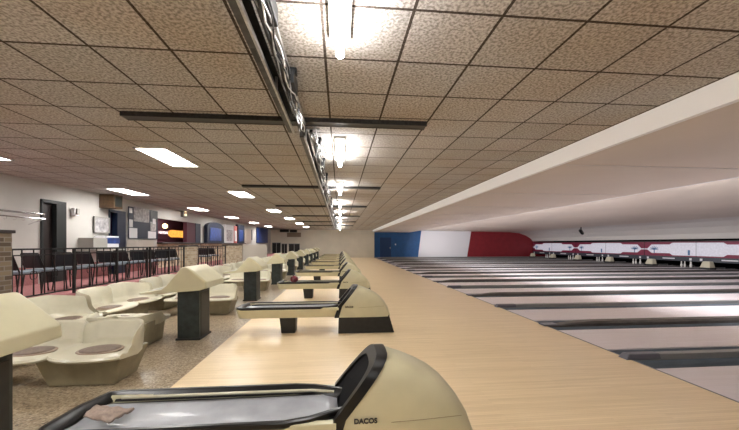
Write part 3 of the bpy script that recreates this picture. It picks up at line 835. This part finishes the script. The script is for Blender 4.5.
# coat rack
t = thing('coat_rack', (XW, 3.0, 2.18), label='long chrome coat rack with rails fixed to the left wall', cat='coat rack')
yl = yat(45, XW + .34) - 3.0
bm = bmesh.new(); tube(bm, [(.30, 0, 0), (.30, yl, 0)], .014, 8); obj('rail', bm, 'chrome', t)
bm = bmesh.new(); tube(bm, [(.12, 0, 0), (.12, yl, 0)], .014, 8); obj('rail', bm, 'chrome', t)
bm = bmesh.new(); tube(bm, [(.34, 0, -.12), (.34, yl, -.12)], .014, 8); obj('rail', bm, 'chrome', t)
for y in (.4, 1.5, 2.6, yl - .02):
    bm = bmesh.new(); tube(bm, [(0, y, -.25), (.20, y, -.17), (.35, y, -.12), (.35, y, 0), (0, y, 0.02)], .012, 6); obj('bracket', bm, 'chrome', t)
for k in range(26):
    y = .3 + yl * k / 27
    bm = bmesh.new(); tube(bm, [(.34, y, -.13), (.34, y, -.17), (.30, y, -.19), (.28, y, -.17)], .004, 5); obj('hook', bm, 'chrome', t)
t = wall_panel('wall_telephone', 70, 74.5, 208.5, 216, 'paper', 'small white wall box with a dark receiver beside the dark door', 'telephone', .09)
obj('receiver', B(.09, .13, -.04, .04, .05, .2), 'grey', t)
# wood cased speaker
y0, y1 = wy(96), wy(103)
t = thing('wall_speaker', (XW, wy(99), 2.5), label='brown wooden box unit with dark grille high on the left wall', cat='wall unit')
zt, zb = zat(XW, wy(101), 192.5) - 2.5, zat(XW, wy(101), 208) - 2.5
ya, yb = 0, wy(108.5) - wy(99)
obj('case', B(0, .42, ya, yb, zb, min(zt, .49)), 'wood_box', t, bevel=.006)
obj('grille', B(.42, .435, ya + .05, yb - .05, zb + .05, min(zt, .49) - .05), 'grille', t)
wall_panel('framed_notice', 92, 107.5, 217, 233, 'greypaper', 'grey framed picture board under the wooden wall unit', 'notice board', .03, 0, 'grey')
wall_panel('storage_box', 77, 92, 238, 248.5, 'grey', 'grey box standing beside the dark door against the left wall', 'box', .4)
t = wall_panel('drinks_cooler', 93, 106, 236, 247.5, 'paper', 'white and blue box standing under the framed notice', 'box', .35)
obj('stripe', B(.35, .356, -.3, .3, .12, .3), 'bluegloss', t)
wall_panel('side_table', 76, 107, 249, 251, 'grey', 'long pale shelf carrying the boxes along the left wall', 'shelf', .5)
t = wall_panel('notice_board', 127, 156, 209, 239, 'navy', 'navy notice board covered with pinned papers beside the blue doorway', 'notice board', .04)
ymid = (wy(126.5) + wy(156)) / 2; z0b = zat(XW, ymid, 239)
def on_board(px0, px1, py0, py1, m, label, d=.05):
    ya, yb = wy(px0), wy(px1); z1 = zat(XW, (ya + yb) / 2, py0); z0 = zat(XW, (ya + yb) / 2, py1)
    o = obj('paper_sheet', B(XW + .070, XW + d + .028, ya, yb, z0, z1), m); tag(o, label, 'poster', 'papers on the notice board'); return o
on_board(131.5, 147, 208, 222, 'greypaper', 'large black and white poster at the top of the notice board')
on_board(127, 130, 208, 213, 'paper', 'small white sheet at the top left corner of the notice board')
on_board(127, 130.5, 219.5, 227, 'paper', 'white sheet halfway down the left edge of the notice board')
on_board(127, 135, 228, 238, 'paper', 'wide white sheet at the bottom left of the notice board')
on_board(148.5, 155.5, 211, 221.5, 'ink', 'black poster at the top right of the notice board')
on_board(148.5, 154, 222, 231, 'greypaper', 'grey sheet below the black poster on the notice board')
on_board(146, 154, 231.5, 238.5, 'paper', 'white sheet at the bottom right of the notice board')
o = obj('poster_print', B(XW + .079, XW + .084, wy(150.5), wy(153.5), 2.25, 2.45), 'paper'); tag(o, 'pale printed square in the middle of the black poster', 'print')
wall_panel('counter', 126, 143, 240, 258, 'curtain', 'low pale counter below the notice board', 'counter', .35)
# unseen lamps added to brighten the rooms behind the wall
for X, px, lab in ((XW - 1.2, 52, 'the dark door'), (XW - 1.6, 116, 'the blue doorway'), (XW - .9, 175, 'the snack bar hatch')):
    t = thing('ceiling_panel_light', (X, yat(px, X), 2.9), label='small added ceiling light brightening the room behind ' + lab, cat='ceiling light')
    obj('frame', B(-.2, .2, -.2, .2, -.03, 0), 'fixture', t); obj('diffuser', B(-.17, .17, -.17, .17, -.035, -.03), 'diffuser', t)
# snack bar interior
def inside(px0, px1, py0, py1, X, m, name, label, cat, dx=.05, grp=None):
    ya, yb = yat(px0, X), yat(px1, X); ym = (ya + yb) / 2
    z1, z0 = zat(X, ym, py0), zat(X, ym, py1)
    o = obj(name, B(X - dx, X, ya, yb, z0, z1), m, bevel=.01); tag(o, label, cat, grp); return o
XI = XW - 1.6
inside(158.5, 168, 231, 234, XI, 'cool', 'menu_light', 'white glowing strip at the left of the snack bar', 'light')
bm = bmesh.new(); ya, yb = yat(168, XI), yat(187, XI); zc = zat(XI, (ya + yb) / 2, 234); hh = .36
pts = []
for k in range(24):
    a = 2 * PI * k / 24; pts.append(((ya + yb) / 2 + (yb - ya) / 2 * math.cos(a), zc + hh * math.sin(a) * (.75 + .25 * math.cos(2 * a))))
o = obj('lit_sign', prism_x(bm, pts, XI - .06, XI), 'orange'); tag(o, 'glowing orange sign inside the snack bar', 'sign')
t = thing('pendant_lamp', (XW - .8, yat(165, XW - .8), 2.9), label='small warm pendant lamp hanging inside the snack bar', cat='lamp')
zl = zat(XW - .8, yat(165, XW - .8), 226) - 2.9
bm = bmesh.new(); tube(bm, [(0, 0, 0), (0, 0, zl)], .008, 6); obj('cord', bm, 'black', t)
bm = bmesh.new(); bmesh.ops.create_uvsphere(bm, u_segments=14, v_segments=10, radius=.11); bmesh.ops.translate(bm, verts=bm.verts, vec=(0, 0, zl)); obj('bulb', bm, 'warm', t, smooth=True)
S(obj('trim_16', B(XW - .16, XW + .02, wy(186.5), wy(195), hZ0 + .02, hZ1), 'maroon'))
S(obj('trim_17', B(XW - .16, XW + .03, wy(195), wy(200), hZ0 + .02, hZ1), 'navy'))
t = thing('exit_sign', (XW, wy(180.5), 0), label='small lit exit sign high on the wall above the snack bar', cat='sign')
za, zb_ = wz(182, 208.5), wz(182, 217); yy = wy(184.5) - wy(180.5)
obj('case', B(0, .12, 0, yy, zb_, za), 'grey', t, bevel=.01); obj('sign_face', B(.12, .125, yy * .3, yy * .9, zb_ + .06, za - .06), 'exit', t)
text_mesh('lettering', 'EXIT', .14, 'redgloss', t, (.128, yy * .6, (za + zb_) / 2 - .05), (PI / 2, 0, PI / 2), .002)
# things on the ledge
def ledge(px0, px1, py0, m, name, label, cat, d=.3, round_top=False, face=None):
    X = XW + .02
    ya, yb = yat(px0, X), yat(px1, X); ym = (ya + yb) / 2; z1 = zat(X, ym, py0) ; z0 = hZ0 + .02 if px0 < 241 else 1.5
    t = thing(name, (X, ym, z0), label=label, cat=cat)
    h = z1 - z0; w2 = (yb - ya) / 2
    if round_top:
        pts = [(-w2, 0), (w2, 0)] + [(w2 * math.cos(a), h - .3 + .3 * math.sin(a)) for a in [PI * j / 10 for j in range(11)]]
    else: pts = [(-w2, 0), (w2, 0), (w2, h), (-w2, h)]
    obj('cabinet', prism_x(bmesh.new(), pts, 0, d - .12), m, t, bevel=.01)
    if face:
        obj('front_panel', B(d - .12, d - .10, -w2 * .75, w2 * .6, .12, h * .72), face, t, bevel=.01)
    return t
ledge(204, 221, 222.5, 'navy', 'display_cabinet', 'dark blue rounded-top cabinet standing on the brick ledge', 'cabinet', .3, True, 'bluegloss')
ledge(222.5, 231, 225, 'paper', 'display_cabinet', 'white cabinet with a grey panel on the brick ledge', 'cabinet', .3, False, 'greypaper')
ledge(231.2, 234.5, 226, 'redgloss', 'display_cabinet', 'narrow red and white cabinet on the brick ledge', 'cabinet', .3, False, 'paper')
ledge(235.5, 242, 225, 'navy', 'display_cabinet', 'narrow navy cabinet on the brick ledge beside the red one', 'cabinet', .3, False, 'bluegloss')
t = ledge(243, 249, 229, 'curtain', 'storage_bin', 'pale bin beyond the narrow navy cabinet', 'bin', .3)
wall_panel('blue_banner', 249, 251.5, 229.5, 240, 'navy', 'narrow navy banner on the left wall', 'banner', .04)
wall_panel('blue_banner', 256, 267, 228, 243, 'bluegloss', 'wide blue banner near the far corner of the left wall', 'banner', .06)

# far wall, left part
def fx(px): return xat(px, YF)
def fz(py): return zat(-4, YF, py)
for i, (a, b, top, bot) in enumerate(((272.5, 280.5, 243, 257), (282, 287, 244, 256.5), (289, 299.5, 244, 256))):
    wdw = S(obj('window_%d' % (i + 1), B(fx(a), fx(b), YF - .04, YF, fz(bot), fz(top)), 'black'))
    bm = bmesh.new(); x0, x1 = fx(a), fx(b); z0, z1 = fz(bot), fz(top); f = .05
    for q in ((x0 - f, x0, z0, z1), (x1, x1 + f, z0, z1), (x0 - f, x1 + f, z1, z1 + f), (x0 - f, x1 + f, z0 - f, z0), ((x0 + x1) / 2 - .02, (x0 + x1) / 2 + .02, z0, z1)):
        box(bm, q[0], q[1], YF - .07, YF, q[2], q[3])
    obj('window_frame', bm, 'grey', wdw)
o = obj('wall_screen', B(fx(280), fx(289), YF - .12, YF, fz(232.2), fz(228.6) - .1), 'black', bevel=.01); tag(o, 'left black screen high on the far wall', 'screen', 'screens on the far wall')
o = obj('wall_screen', B(fx(290), fx(297), YF - .12, YF, fz(232.4), fz(229) - .1), 'ink', bevel=.01); tag(o, 'right dark screen high on the far wall', 'screen', 'screens on the far wall')
o = obj('wall_banner', B(fx(287), fx(301), YF - .03, YF, fz(237), fz(232.6)), 'pad_rim', bevel=.005); tag(o, 'faded striped reddish banner below the dark screens', 'banner')
